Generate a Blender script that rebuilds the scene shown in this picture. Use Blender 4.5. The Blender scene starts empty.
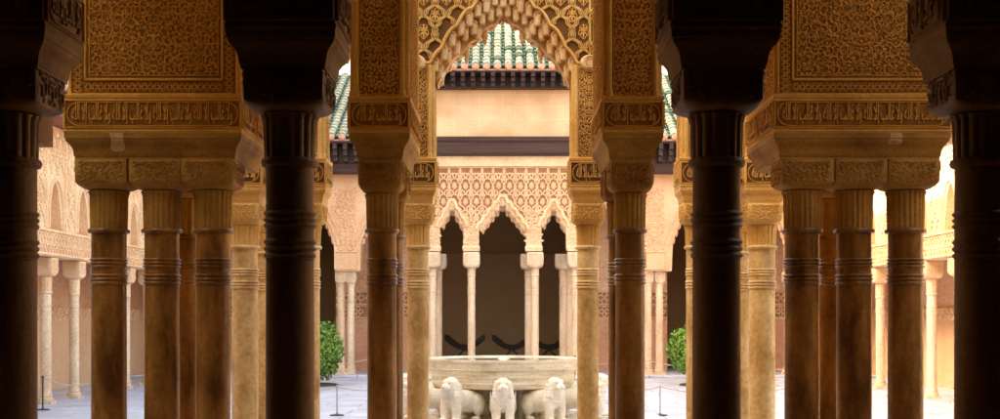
import bpy, math, random
from math import sin, cos, pi, radians, sqrt
from mathutils import Vector
random.seed(7)
S = bpy.context.scene
COL = S.collection

# ------------------------------------------------------------------ camera, sky, sun, exposure
EYE = 1.35
FPX = 1200.0            # focal length in photo pixels (photo is 1000 wide)
HX, HY = 503.0, 318.0   # straight-ahead point in the photo
cam_d = bpy.data.cameras.new('camera')
cam = bpy.data.objects.new('camera', cam_d); COL.objects.link(cam)
cam.location = (0, 0, EYE); cam.rotation_euler = (radians(90), 0, 0)
cam_d.sensor_width = 36; cam_d.lens = 36 * FPX / 1000
cam_d.shift_x = (500 - HX) / 1000; cam_d.shift_y = (HY - 209.5) / 1000
cam_d.clip_start = 0.05; cam_d.clip_end = 2000
S.camera = cam

SUN_EL, SUN_AZ = radians(34), radians(-101)      # azimuth from +Y towards +X; sun stands on the left
W = bpy.data.worlds.new('World'); S.world = W; W.use_nodes = True
nt = W.node_tree; nt.nodes.clear()
sky = nt.nodes.new('ShaderNodeTexSky'); sky.sky_type = 'NISHITA'; sky.sun_disc = False
sky.sun_elevation = SUN_EL; sky.sun_rotation = SUN_AZ; sky.dust_density = 4.0; sky.ozone_density = 0.6; sky.air_density = 1.0
bg = nt.nodes.new('ShaderNodeBackground'); bg.inputs['Strength'].default_value = 0.15
out = nt.nodes.new('ShaderNodeOutputWorld')
nt.links.new(sky.outputs[0], bg.inputs[0]); nt.links.new(bg.outputs[0], out.inputs[0])
sd = bpy.data.lights.new('sun', 'SUN'); sd.energy = 2.3; sd.angle = radians(0.53); sd.color = (1.0, 0.95, 0.88)
sun = bpy.data.objects.new('sun', sd); COL.objects.link(sun)
sv = Vector((sin(SUN_AZ) * cos(SUN_EL), cos(SUN_AZ) * cos(SUN_EL), sin(SUN_EL)))
sun.rotation_euler = (-sv).to_track_quat('-Z', 'Y').to_euler()
VS = S.view_settings
VS.view_transform = 'Standard'; VS.look = 'None'; VS.gamma = 1; VS.exposure = 3.15; VS.use_curve_mapping = False
try:
    VS.use_white_balance = True; VS.white_balance_temperature = 9100; VS.white_balance_tint = 6
except Exception: pass
S.cycles.max_bounces = 10; S.cycles.diffuse_bounces = 7; S.cycles.glossy_bounces = 3
S.cycles.use_adaptive_sampling = True; S.cycles.use_denoising = True

# ------------------------------------------------------------------ materials
def mat(name, c1, c2, scale=3.0, rough=0.7, bump=0.2, stretch=(1, 1, 1), fine=60.0, c3=None, spec=0.3, bdist=0.01):
    m = bpy.data.materials.new(name); m.use_nodes = True
    t = m.node_tree; n = t.nodes; L = t.links
    b = n['Principled BSDF']; b.inputs['Roughness'].default_value = rough
    b.inputs['Specular IOR Level'].default_value = spec
    tc = n.new('ShaderNodeNewGeometry'); mp = n.new('ShaderNodeMapping')
    L.new(tc.outputs['Position'], mp.inputs[0]); mp.inputs['Scale'].default_value = stretch
    a = n.new('ShaderNodeTexNoise'); a.inputs['Scale'].default_value = scale; a.inputs['Detail'].default_value = 7; a.inputs['Roughness'].default_value = 0.62
    L.new(mp.outputs[0], a.inputs['Vector'])
    r = n.new('ShaderNodeValToRGB'); L.new(a.outputs[0], r.inputs[0])
    e = r.color_ramp.elements; e[0].position = 0.34; e[1].position = 0.66
    e[0].color = (*c1, 1); e[1].color = (*c2, 1)
    if c3:
        k = e.new(0.5); k.color = (*c3, 1)
    f = n.new('ShaderNodeTexNoise'); f.inputs['Scale'].default_value = fine; f.inputs['Detail'].default_value = 4
    L.new(tc.outputs['Position'], f.inputs['Vector'])
    mx = n.new('ShaderNodeMix'); mx.data_type = 'RGBA'; mx.blend_type = 'MULTIPLY'; mx.inputs[0].default_value = 0.35
    fr = n.new('ShaderNodeValToRGB'); L.new(f.outputs[0], fr.inputs[0]); fr.color_ramp.elements[0].position = 0.3; fr.color_ramp.elements[0].color = (.35, .3, .25, 1); fr.color_ramp.elements[1].position = 0.6
    L.new(r.outputs[0], mx.inputs[6]); L.new(fr.outputs[0], mx.inputs[7]); L.new(mx.outputs[2], b.inputs['Base Color'])
    bm = n.new('ShaderNodeBump'); bm.inputs['Strength'].default_value = bump; bm.inputs['Distance'].default_value = bdist
    ad = n.new('ShaderNodeMath'); ad.operation = 'ADD'; L.new(a.outputs[0], ad.inputs[0]); L.new(f.outputs[0], ad.inputs[1])
    L.new(ad.outputs[0], bm.inputs['Height']); L.new(bm.outputs[0], b.inputs['Normal'])
    return m

M = {}
M['marble_gold'] = mat('aged_marble', (.46, .25, .085), (.90, .66, .34), 2.6, .36, .25, (1.5, 1.5, .9), 26, (.76, .50, .22), .25)
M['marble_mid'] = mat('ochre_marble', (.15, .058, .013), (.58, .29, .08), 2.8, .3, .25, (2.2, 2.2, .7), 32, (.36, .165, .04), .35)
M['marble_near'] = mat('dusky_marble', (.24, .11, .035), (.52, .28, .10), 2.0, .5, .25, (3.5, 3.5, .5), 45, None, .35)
M['marble_white'] = mat('white_marble', (.62, .42, .26), (.88, .70, .50), 1.5, .4, .2, (3, 3, .7), 30, (.78, .58, .39), .4)
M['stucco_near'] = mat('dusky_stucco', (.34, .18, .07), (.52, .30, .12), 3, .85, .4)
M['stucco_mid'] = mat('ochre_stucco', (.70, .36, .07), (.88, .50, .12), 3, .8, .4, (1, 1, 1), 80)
M['ground_mid'] = mat('umber_ground', (.30, .13, .024), (.40, .185, .038), 5, .9, .3)  # darker tone for the ground behind the raised carving
M['stone_mid'] = mat('ochre_limestone', (.32, .15, .03), (.66, .37, .09), 1.6, .75, .35, (1, 1, 1.6), 50, (.50, .27, .06))
M['stucco_gold'] = mat('golden_stucco', (.68, .37, .10), (.86, .55, .20), 3, .8, .4, (1, 1, 1), 80)
M['ground_gold'] = mat('sienna_ground', (.12, .05, .012), (.20, .085, .022), 5, .9, .3)  # darker tone behind the golden relief
M['stal'] = mat('pale_gold_stucco', (.72, .44, .19), (.90, .64, .36), 5, .75, .3, (1, 1, 1), 60)
M['cream'] = mat('cream_stucco', (.80, .51, .30), (.93, .68, .44), 2.5, .85, .3, (1, 1, 1), 40)
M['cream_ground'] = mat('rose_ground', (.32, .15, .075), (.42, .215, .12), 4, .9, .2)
M['facade_pink'] = mat('rose_stucco', (.74, .42, .24), (.88, .57, .36), 1.2, .85, .25, (1, 1, 1), 25)
M['wall_rose'] = mat('rose_plaster', (.70, .40, .23), (.83, .54, .35), .9, .9, .2, (1, 1, 1), 15)
M['terracotta'] = mat('terracotta_plaster', (.56, .27, .16), (.68, .37, .24), 1.0, .9, .2, (1, 1, 1), 15)
M['interior'] = mat('umber_plaster', (.60, .36, .17), (.70, .44, .22), 1.2, .9, .2)
M['interior_low'] = mat('tan_plaster', (.74, .49, .27), (.82, .57, .34), 1.2, .9, .2)
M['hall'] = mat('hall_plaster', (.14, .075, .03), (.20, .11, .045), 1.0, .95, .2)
M['wood_dark'] = mat('dark_timber', (.035, .018, .016), (.08, .042, .035), 3, .65, .4, (1, 8, 8), 30)
M['wood_warm'] = mat('ochre_timber', (.35, .16, .05), (.5, .26, .09), 3, .7, .3)
M['gallery_wall'] = mat('gallery_plaster', (.30, .17, .07), (.42, .25, .11), 1.5, .9, .2)
M['tan_dado'] = mat('tan_dado_plaster', (.76, .46, .26), (.86, .58, .36), 1.1, .9, .2)
M['wood_purple'] = mat('weathered_timber', (.05, .022, .019), (.085, .044, .038), 2, .7, .4, (.4, 6, 9), 30)
M['wood_red'] = mat('red_timber', (.22, .075, .045), (.32, .13, .08), 3, .7, .3)
M['tile_white'] = mat('white_glazed_tile', (.24, .27, .18), (.60, .56, .43), 6, .3, .2, (1, 1, 1), 20, None, .5)
M['tile_green'] = mat('green_glazed_tile', (.03, .075, .04), (.07, .14, .075), 6, .25, .2, (1, 1, 1), 20, None, .5)
M['clay'] = mat('pink_clay', (.52, .26, .18), (.66, .38, .28), 5, .8, .3)
M['lion'] = mat('lion_marble', (.74, .64, .48), (.93, .88, .76), 5, .6, .3, (1, 1, 1), 60, (.85, .78, .63), .3, .012)
M['basin'] = mat('basin_marble', (.58, .47, .30), (.88, .81, .63), 3.0, .5, .5, (1, 1, 5), 50, (.78, .69, .50), .3)
M['metal_dark'] = mat('dark_iron', (.03, .03, .035), (.06, .06, .065), 5, .5, .1)
M['metal_light'] = mat('pale_steel', (.35, .35, .36), (.5, .5, .5), 5, .4, .1)
M['rope'] = mat('rope', (.45, .38, .30), (.6, .52, .42), 20, .9, .2)
M['leaf'] = mat('leaf_green', (.05, .13, .01), (.17, .33, .035), 9, .45, .1, (1, 1, 1), 60, None, .4)
M['leaf2'] = mat('leaf_bright', (.13, .26, .03), (.24, .40, .06), 9, .45, .1, (1, 1, 1), 60, None, .4)
M['bark'] = mat('bark', (.10, .065, .04), (.17, .12, .08), 10, .9, .5, (1, 1, .3))
M['soil'] = mat('soil', (.06, .045, .03), (.12, .085, .055), 10, 1, .5)

def water_mat():
    m = bpy.data.materials.new('water'); m.use_nodes = True
    b = m.node_tree.nodes['Principled BSDF']
    b.inputs['Base Color'].default_value = (.10, .13, .11, 1); b.inputs['Roughness'].default_value = .06
    n = m.node_tree.nodes.new('ShaderNodeTexNoise'); n.inputs['Scale'].default_value = 14
    u = m.node_tree.nodes.new('ShaderNodeBump'); u.inputs['Strength'].default_value = .3
    m.node_tree.links.new(n.outputs[0], u.inputs['Height']); m.node_tree.links.new(u.outputs[0], b.inputs['Normal'])
    return m
M['water'] = water_mat()

def slab_mat(name, c1, c2, sx, sy, mort, rough=.45):
    m = bpy.data.materials.new(name); m.use_nodes = True
    t = m.node_tree; n = t.nodes; L = t.links; b = n['Principled BSDF']
    g = n.new('ShaderNodeNewGeometry')
    br = n.new('ShaderNodeTexBrick'); L.new(g.outputs['Position'], br.inputs['Vector'])
    br.inputs['Color1'].default_value = (*c1, 1); br.inputs['Color2'].default_value = (*c2, 1); br.inputs['Mortar'].default_value = (*mort, 1)
    br.inputs['Scale'].default_value = 1; br.inputs['Brick Width'].default_value = sx; br.inputs['Row Height'].default_value = sy
    br.inputs['Mortar Size'].default_value = .009; br.inputs['Mortar Smooth'].default_value = .2
    a = n.new('ShaderNodeTexNoise'); a.inputs['Scale'].default_value = 1.7; a.inputs['Detail'].default_value = 8; L.new(g.outputs['Position'], a.inputs['Vector'])
    r = n.new('ShaderNodeValToRGB'); r.color_ramp.elements[0].position = .3; r.color_ramp.elements[0].color = (.62, .6, .6, 1); r.color_ramp.elements[1].position = .65
    L.new(a.outputs[0], r.inputs[0])
    x = n.new('ShaderNodeMix'); x.data_type = 'RGBA'; x.blend_type = 'MULTIPLY'; x.inputs[0].default_value = .8
    L.new(br.outputs[0], x.inputs[6]); L.new(r.outputs[0], x.inputs[7]); L.new(x.outputs[2], b.inputs['Base Color'])
    rr = n.new('ShaderNodeMapRange'); L.new(a.outputs[0], rr.inputs[0]); rr.inputs[3].default_value = rough - .15; rr.inputs[4].default_value = rough + .2
    L.new(rr.outputs[0], b.inputs['Roughness'])
    bp = n.new('ShaderNodeBump'); bp.inputs['Strength'].default_value = .2; bp.inputs['Distance'].default_value = .01
    L.new(br.outputs[1], bp.inputs['Height']); bp.invert = True; L.new(bp.outputs[0], b.inputs['Normal'])
    return m
M['paving'] = slab_mat('marble_paving', (.57, .60, .70), (.66, .68, .78), 1.1, .55, (.16, .15, .17))
M['warm_floor'] = slab_mat('ochre_bounce_paving', (.44, .31, .18), (.52, .37, .22), .6, .6, (.2, .14, .09))  # ochre instead of marble, so the floor bounces warm light
M['ground'] = mat('sandy_earth', (.30, .24, .17), (.40, .33, .24), .5, .95, .3)

def ashlar_mat():
    m = bpy.data.materials.new('washed_plaster'); m.use_nodes = True
    t = m.node_tree; n = t.nodes; L = t.links; b = n['Principled BSDF']; b.inputs['Roughness'].default_value = .9
    g = n.new('ShaderNodeNewGeometry'); mp = n.new('ShaderNodeMapping'); mp.inputs['Rotation'].default_value = (radians(90), 0, 0)
    L.new(g.outputs['Position'], mp.inputs[0])
    br = n.new('ShaderNodeTexBrick'); L.new(mp.outputs[0], br.inputs['Vector']); br.inputs['Scale'].default_value = 1
    br.inputs['Brick Width'].default_value = .55; br.inputs['Row Height'].default_value = .28; br.inputs['Mortar Size'].default_value = .012
    br.inputs['Mortar Smooth'].default_value = .6
    br.inputs['Color1'].default_value = (.82, .55, .34, 1); br.inputs['Color2'].default_value = (.78, .50, .30, 1); br.inputs['Mortar'].default_value = (.845, .60, .395, 1)
    a = n.new('ShaderNodeTexNoise'); a.inputs['Scale'].default_value = 1.3; a.inputs['Detail'].default_value = 8; L.new(g.outputs['Position'], a.inputs['Vector'])
    r = n.new('ShaderNodeValToRGB'); r.color_ramp.elements[0].position = .32; r.color_ramp.elements[0].color = (.78, .62, .52, 1); r.color_ramp.elements[1].position = .6
    L.new(a.outputs[0], r.inputs[0])
    x = n.new('ShaderNodeMix'); x.data_type = 'RGBA'; x.blend_type = 'MULTIPLY'; x.inputs[0].default_value = .8
    L.new(br.outputs[0], x.inputs[6]); L.new(r.outputs[0], x.inputs[7]); L.new(x.outputs[2], b.inputs['Base Color'])
    return m
M['ashlar'] = ashlar_mat()

# ------------------------------------------------------------------ mesh helpers
class MB:
    def __init__(s): s.v = []; s.f = []; s.m = []
    def add(s, vs, fs, mi=0):
        o = len(s.v); s.v.extend(vs)
        for f in fs: s.f.append(tuple(i + o for i in f)); s.m.append(mi)
    def box(s, x0, x1, y0, y1, z0, z1, mi=0, ch=0.0):
        if ch > 0:
            prof = [(z0, -ch), (z0 + ch, 0), (z1 - ch, 0), (z1, -ch)]
            s.rects((x0 + x1) / 2, (y0 + y1) / 2, (x1 - x0) / 2, (y1 - y0) / 2, prof, mi); return
        v = [(x0, y0, z0), (x1, y0, z0), (x1, y1, z0), (x0, y1, z0), (x0, y0, z1), (x1, y0, z1), (x1, y1, z1), (x0, y1, z1)]
        s.add(v, [(0, 3, 2, 1), (4, 5, 6, 7), (0, 1, 5, 4), (1, 2, 6, 5), (2, 3, 7, 6), (3, 0, 4, 7)], mi)
    def rects(s, cx, cy, hx, hy, prof, mi=0):
        """stack of rectangles (z, expand) round a centre"""
        v = []
        for z, e in prof:
            a, b = hx + e, hy + e
            v += [(cx - a, cy - b, z), (cx + a, cy - b, z), (cx + a, cy + b, z), (cx - a, cy + b, z)]
        fs = [(3, 2, 1, 0)]
        for i in range(len(prof) - 1):
            for k in range(4):
                fs.append((i * 4 + k, i * 4 + (k + 1) % 4, i * 4 + 4 + (k + 1) % 4, i * 4 + 4 + k))
        n = (len(prof) - 1) * 4; fs.append((n, n + 1, n + 2, n + 3)); s.add(v, fs, mi)
    def loft(s, cx, cy, secs, n=40, mi=0, flute=0, fl=0.0, cap=True):
        """sections (z, half, exponent[, flute amount])"""
        v = []
        for sc in secs:
            z, h, e = sc[:3]; fa = sc[3] if len(sc) > 3 else 0
            for k in range(n):
                a = 2 * pi * k / n + pi / 4; c, q = cos(a), sin(a)
                r = h / ((abs(c) ** e + abs(q) ** e) ** (1 / e)) if e > 2 else h
                if fa: r *= 1 + fa * (abs(sin(flute * a / 2)) - .5)
                v.append((cx + r * c, cy + r * q, z))
        fs = []
        for i in range(len(secs) - 1):
            for k in range(n): fs.append((i * n + k, i * n + (k + 1) % n, (i + 1) * n + (k + 1) % n, (i + 1) * n + k))
        if cap:
            fs.append(tuple(range(n - 1, -1, -1))); o = (len(secs) - 1) * n; fs.append(tuple(o + k for k in range(n)))
        s.add(v, fs, mi)
    def lathe(s, cx, cy, prof, n=32, mi=0, cap=True):
        s.loft(cx, cy, [(z, r, 2) for r, z in prof], n, mi, cap=cap)
    def tube(s, pts, r, n=8, mi=0):
        v = []; rr = r if isinstance(r, (list, tuple)) else [r] * len(pts)
        P = [Vector(p) for p in pts]
        for i, p in enumerate(P):
            d = (P[min(i + 1, len(P) - 1)] - P[max(i - 1, 0)]).normalized()
            a = d.cross(Vector((0, 0, 1)))
            if a.length < .05: a = d.cross(Vector((1, 0, 0)))
            a.normalize(); b = d.cross(a)
            for k in range(n):
                t = 2 * pi * k / n; v.append(tuple(p + rr[i] * (cos(t) * a + sin(t) * b)))
        fs = []
        for i in range(len(P) - 1):
            for k in range(n): fs.append((i * n + k, i * n + (k + 1) % n, (i + 1) * n + (k + 1) % n, (i + 1) * n + k))
        fs.append(tuple(range(n))); o = (len(P) - 1) * n; fs.append(tuple(o + k for k in range(n)))
        s.add(v, fs, mi)
    def ell(s, c, r, n=16, m=10, mi=0, fn=None):
        v = []; fs = []
        for i in range(m + 1):
            t = pi * i / m
            for k in range(n):
                a = 2 * pi * k / n; d = (sin(t) * cos(a), sin(t) * sin(a), cos(t)); q = fn(d) if fn else 1
                v.append((c[0] + r[0] * d[0] * q, c[1] + r[1] * d[1] * q, c[2] + r[2] * d[2] * q))
        for i in range(m):
            for k in range(n): fs.append((i * n + k, (i + 1) * n + k, (i + 1) * n + (k + 1) % n, i * n + (k + 1) % n))
        s.add(v, fs, mi)
    def build(s, name, mats, parent=None, smooth=False, loc=None):
        me = bpy.data.meshes.new(name)
        org = parent_world(parent) if parent is not None else (Vector(loc) if loc else Vector((0, 0, 0)))
        me.from_pydata([(a - org.x, b - org.y, c - org.z) for a, b, c in s.v], [], s.f)
        mats = mats if isinstance(mats, (list, tuple)) else [mats]
        for m in mats: me.materials.append(M[m])
        if len(mats) > 1: me.polygons.foreach_set('material_index', s.m)
        if smooth:
            me.polygons.foreach_set('use_smooth', [True] * len(s.f))
            try: me.set_sharp_from_angle(angle=radians(38))
            except Exception: pass
        me.update()
        o = bpy.data.objects.new(name, me); COL.objects.link(o)
        if parent is not None: o.parent = parent
        elif loc: o.location = loc
        return o

def parent_world(p):
    v = Vector((0, 0, 0))
    while p is not None: v += Vector(p.location); p = p.parent
    return v
def thing(name, label, cat, loc=(0, 0, 0), group=None):
    o = bpy.data.objects.new(name, None); COL.objects.link(o); o.location = loc; o.empty_display_size = .1
    o['label'] = label; o['category'] = cat
    if group: o['group'] = group
    return o
def tag(o, label=None, cat=None, group=None, kind=None):
    if label: o['label'] = label
    if cat: o['category'] = cat
    if group: o['group'] = group
    if kind: o['kind'] = kind
    return o
def copy_thing(root, loc, label, group=None):
    r = root.copy(); COL.objects.link(r); r.location = loc; r['label'] = label
    if group: r['group'] = group
    def rec(a, b):
        for ch in list(a.children):
            c = ch.copy(); COL.objects.link(c); c.parent = b; rec(ch, c)
    rec(root, r)
    return r

# ------------------------------------------------------------------ carved relief
def frame(o, U, V, N):
    o, U, V, N = Vector(o), Vector(U), Vector(V), Vector(N)
    return lambda u, v, h: tuple(o + U * u + V * v + N * h)
def ridge(mb, pts, w, h, fr, mi=0, ok=None):
    if ok:
        run = []
        for p in pts:
            if ok(p[0], p[1]): run.append(p)
            else:
                if len(run) > 1: ridge(mb, run, w, h, fr, mi)
                run = []
        if len(run) > 1: ridge(mb, run, w, h, fr, mi)
        return
    n = len(pts); v = []
    for i, (x, y) in enumerate(pts):
        a = pts[max(i - 1, 0)]; b = pts[min(i + 1, n - 1)]
        dx, dy = b[0] - a[0], b[1] - a[1]; l = sqrt(dx * dx + dy * dy) or 1
        nx, ny = -dy / l, dx / l
        for k, hh in ((-.5, -.0008), (-.26, h), (.26, h), (.5, -.0008)): v.append(fr(x + nx * w * k, y + ny * w * k, hh))
    fs = []
    for i in range(n - 1):
        for k in range(3): fs.append((i * 4 + k, i * 4 + k + 1, i * 4 + 5 + k, i * 4 + 4 + k))
    fs += [(0, 1, 2, 3), (n * 4 - 4, n * 4 - 1, n * 4 - 2, n * 4 - 3)]
    mb.add(v, fs, mi)
def leaf(mb, x, y, a, L_, w, h, fr, mi=0):
    prof = [(0, 0), (.25, .7), (.5, 1), (.78, .6), (1, 0), (.78, -.6), (.5, -1), (.25, -.7)]
    v = [fr(x + cos(a) * L_ * .5, y + sin(a) * L_ * .5, h)]
    for p, q in prof:
        v.append(fr(x + cos(a) * L_ * p - sin(a) * w * .5 * q, y + sin(a) * L_ * p + cos(a) * w * .5 * q, 0.0))
    mb.add(v, [(0, i + 1, (i + 1) % 8 + 1) for i in range(8)], mi)
def rect_ridge(mb, x0, y0, x1, y1, w, h, fr, mi=0):
    for p in ([(x0, y0), (x1, y0)], [(x1, y0), (x1, y1)], [(x1, y1), (x0, y1)], [(x0, y1), (x0, y0)]): ridge(mb, p, w, h, fr, mi)
def arabesque(mb, x0, y0, x1, y1, cell, w, h, fr, mi=0, rnd=None, ok=None):
    """mirror-symmetric scrolls with leaves"""
    rnd = rnd or random
    Wd, Hd = x1 - x0, y1 - y0
    nx = max(1, round(Wd / 2 / cell)); ny = max(1, round(Hd / cell)); cx, cy = Wd / 2 / nx, Hd / ny
    mid = (x0 + x1) / 2
    for j in range(ny):
        for i in range(nx):
            ph = rnd.uniform(-pi, pi); dr = 1 if (i + j) % 2 else -1; jx, jy, am = rnd.uniform(-.16, .16) * cx, rnd.uniform(-.16, .16) * cy, rnd.uniform(.8, 1.2)
            for sg in (-1, 1):
                X = mid + sg * (cx * (i + .5) + (jx if nx > 1 else 0)); Y = y0 + cy * (j + .5) + (jy if 0 < j < ny - 1 else 0)
                if ok and not ok(X, Y): continue
                pts = []; N = 15
                for k in range(N + 1):
                    t = k / N; r = (.56 - .44 * t) * (am if nx > 1 else 1); a = ph + dr * t * 2.6 * pi / 1.3
                    pts.append((X + sg * r * cx * cos(a), Y + r * cy * sin(a)))
                ridge(mb, pts, w, h, fr, mi, ok)
                for q in range(6):
                    a = ph + q * 1.05
                    leaf(mb, X + sg * .34 * cx * cos(a), Y + .34 * cy * sin(a), (a + .7) if sg > 0 else pi - (a + .7), cell * (.34 + .24 * (q % 3) / 2) * am, w * 2.3, h * 1.1, fr, mi)
                leaf(mb, X, Y - cy * .1, pi / 2, cell * .3, w * 2.2, h * 1.2, fr, mi)
                # binding scrolls to neighbours
                ridge(mb, [(X + sg * cx * .5 * cos(t_), Y + cy * .5 + .22 * cy * sin(2 * t_)) for t_ in [pi * k / 8 for k in range(9)]], w * .8, h * .8, fr, mi, ok)
def sebka(mb, x0, y0, x1, y1, c, hc, w, h, fr, mi=0, ok=None, motif=True, lob=.07, dbl=False, shift=0.0):
    w0 = w; inside = lambda a, b: x0 <= a <= x1 and y0 <= b <= y1 and (ok is None or ok(a, b))
    nx = int((x1 - x0) / c / 2) + 2; mid = (x0 + x1) / 2 + shift; N = int((y1 - y0) / hc * 22) + 2
    for k in range(-nx, nx + 1):
        for s_ in (-1, 1):
            for off, w in (((-.085, w0 * .6), (0, w0), (.085, w0 * .6)) if dbl else ((0, w0),)):
                pts = []
                for i in range(N + 1):
                    v = (y1 - y0) * i / N; t = pi * v / hc
                    pts.append((mid + c * (k + .5 + s_ * .5 * cos(t) + lob * sin(7 * t) * s_ + off), y0 + v))
                ridge(mb, pts, w, h, fr, mi, inside)
    w = w0
    if motif:
        nj = int((y1 - y0) / hc) + 2
        for k in range(-nx, nx + 1):
            for j in range(-1, nj * 2):
                X = mid + c * (k + (.5 if j % 2 == 0 else 0)); Y = y0 + hc * j / 2
                if not (x0 + .2 * c < X < x1 - .2 * c and inside(X, Y - hc * .2) and inside(X, Y + hc * .2)): continue
                for a, l_ in ((pi / 2, .30), (pi / 2 + .6, .24), (pi / 2 - .6, .24), (.35, .17), (pi - .35, .17), (-pi / 2, .26), (-pi / 2 + .8, .22), (-pi / 2 - .8, .22)):
                    leaf(mb, X, Y, a, hc * l_ * .85, w * 1.2, h * .9, fr, mi)
                R = min(c, hc) * .27
                ridge(mb, [(X + R * .75 * (1 + .12 * cos(5 * a)) * sin(a), Y - R * 1.1 * (1 + .12 * cos(5 * a)) * cos(a)) for a in [2 * pi * q / 20 for q in range(21)]], w * .42, h * .6, fr, mi)
def braid(mb, x0, y0, L_, b, p, w, h, fr, vert=False, mi=0):
    n = max(1, round(L_ / p)); p = L_ / n
    for ph in (0, pi):
        for am in (.36, .16):
            pts = []
            for i in range(n * 10 + 1):
                u = L_ * i / (n * 10); v = b / 2 + am * b * sin(2 * pi * u / p + ph)
                pts.append((x0 + v, y0 + u) if vert else (x0 + u, y0 + v))
            ridge(mb, pts, w, h, fr, mi)
    for i in range(n):
        cu, cv = (i + .5) * p, b / 2; R = b * .16
        pts = [(x0 + (cv if vert else cu) + R * cos(2 * pi * k / 8), y0 + (cu if vert else cv) + R * sin(2 * pi * k / 8)) for k in range(9)]
        ridge(mb, pts, w * .8, h, fr, mi)

# ------------------------------------------------------------------ Arabic lettering (the motto carved all over the palace)
WORDS = [['\uFE8D', '\uFEDF', '\uFEE0', '\uFEEA'], ['\uFE87', '\uFEFB'], ['\uFECF', '\uFE8E', '\uFEDF', '\uFE90'], ['\uFEED', '\uFEFB']]
def text_mesh(words):
    body = ' '.join(''.join(reversed(w)) for w in words)
    c = bpy.data.curves.new('lettering', 'FONT'); c.body = body; c.resolution_u = 2; c.offset = .012
    o = bpy.data.objects.new('lettering', c); COL.objects.link(o)
    d = bpy.context.evaluated_depsgraph_get(); d.update()
    me = bpy.data.meshes.new_from_object(o.evaluated_get(d))
    V = [(v.co.x, v.co.y) for v in me.vertices]; F = [tuple(p.vertices) for p in me.polygons]
    bpy.data.objects.remove(o); bpy.data.curves.remove(c); bpy.data.meshes.remove(me)
    x0 = min(v[0] for v in V); x1 = max(v[0] for v in V); y0 = min(v[1] for v in V); y1 = max(v[1] for v in V)
    V = [((a - x0) / (x1 - x0), (b - y0) / (y1 - y0)) for a, b in V]
    def up(b): return b * .75 if b < .45 else .3375 + (b - .45) * 1.2045   # tall ascenders of the carved script
    V = [(a, up(b)) for a, b in V]
    ec = {}
    for f in F:
        for i in range(len(f)):
            e = (f[i], f[(i + 1) % len(f)]); k = (min(e), max(e)); ec.setdefault(k, []).append(e)
    return V, F, [e[0] for e in ec.values() if len(e) == 1]
TXT_LONG = text_mesh(WORDS * 4); TXT_FULL = text_mesh(WORDS); TXT_HALF = text_mesh(WORDS[:2])
def lettering(mb, T, x0, y0, x1, y1, h, fr, mi=0):
    V, F, E = T; n = len(V)
    vs = [fr(x0 + a * (x1 - x0), y0 + b * (y1 - y0), h) for a, b in V] + [fr(x0 + a * (x1 - x0), y0 + b * (y1 - y0), 0) for a, b in V]
    mb.add(vs, F + [(a, b, b + n, a + n) for a, b in E], mi)
def cartouche(mb, x0, y0, x1, y1, w, h, fr, mi=0):
    b = y1 - y0; R = b / 2; pts = []
    for k in range(13): a = pi / 2 + pi * k / 12; pts.append((x0 + R + R * cos(a), y0 + R + R * sin(a)))
    for k in range(13): a = -pi / 2 + pi * k / 12; pts.append((x1 - R + R * cos(a), y0 + R + R * sin(a)))
    pts.append(pts[0]); ridge(mb, pts, w, h, fr, mi)
def band(mb, Lw, Hh, fr, reps=1, wide=1, mi=0, w=.006, h=.009, tall=True):
    """inscription band: frame, cartouches, lettering and fine scroll behind"""
    m = .018 * wide
    rect_ridge(mb, m * .4, m * .4, Lw - m * .4, Hh - m * .4, w * 1.3, h, fr, mi)
    seg = (Lw - 2 * m) / reps
    for i in range(reps):
        a, b = m + seg * i + m * .3, m + seg * (i + 1) - m * .3
        cartouche(mb, a, m, b, Hh - m, w, h, fr, mi)
        R = (Hh - 2 * m) / 2
        T = TXT_LONG if (b - a) > 3.5 * Hh else TXT_FULL
        lettering(mb, T, a + R * .42, m * 1.3, b - R * .42, Hh - m * 1.3, h * 1.15, fr, mi)
        n = max(2, int((b - a - R) / (Hh * .22)))
        for k in range(n):   # small spiral tendrils
            X = a + R * .6 + (b - a - R * 1.2) * (k + .5) / n; Y = Hh * (.36 if k % 2 else .66)
            ridge(mb, [(X + Hh * .12 * (1 - t / 12) * cos(t * .85), Y + Hh * .14 * (1 - t / 12) * sin(t * .85)) for t in range(11)], w * .55, h * .55, fr, mi)

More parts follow.
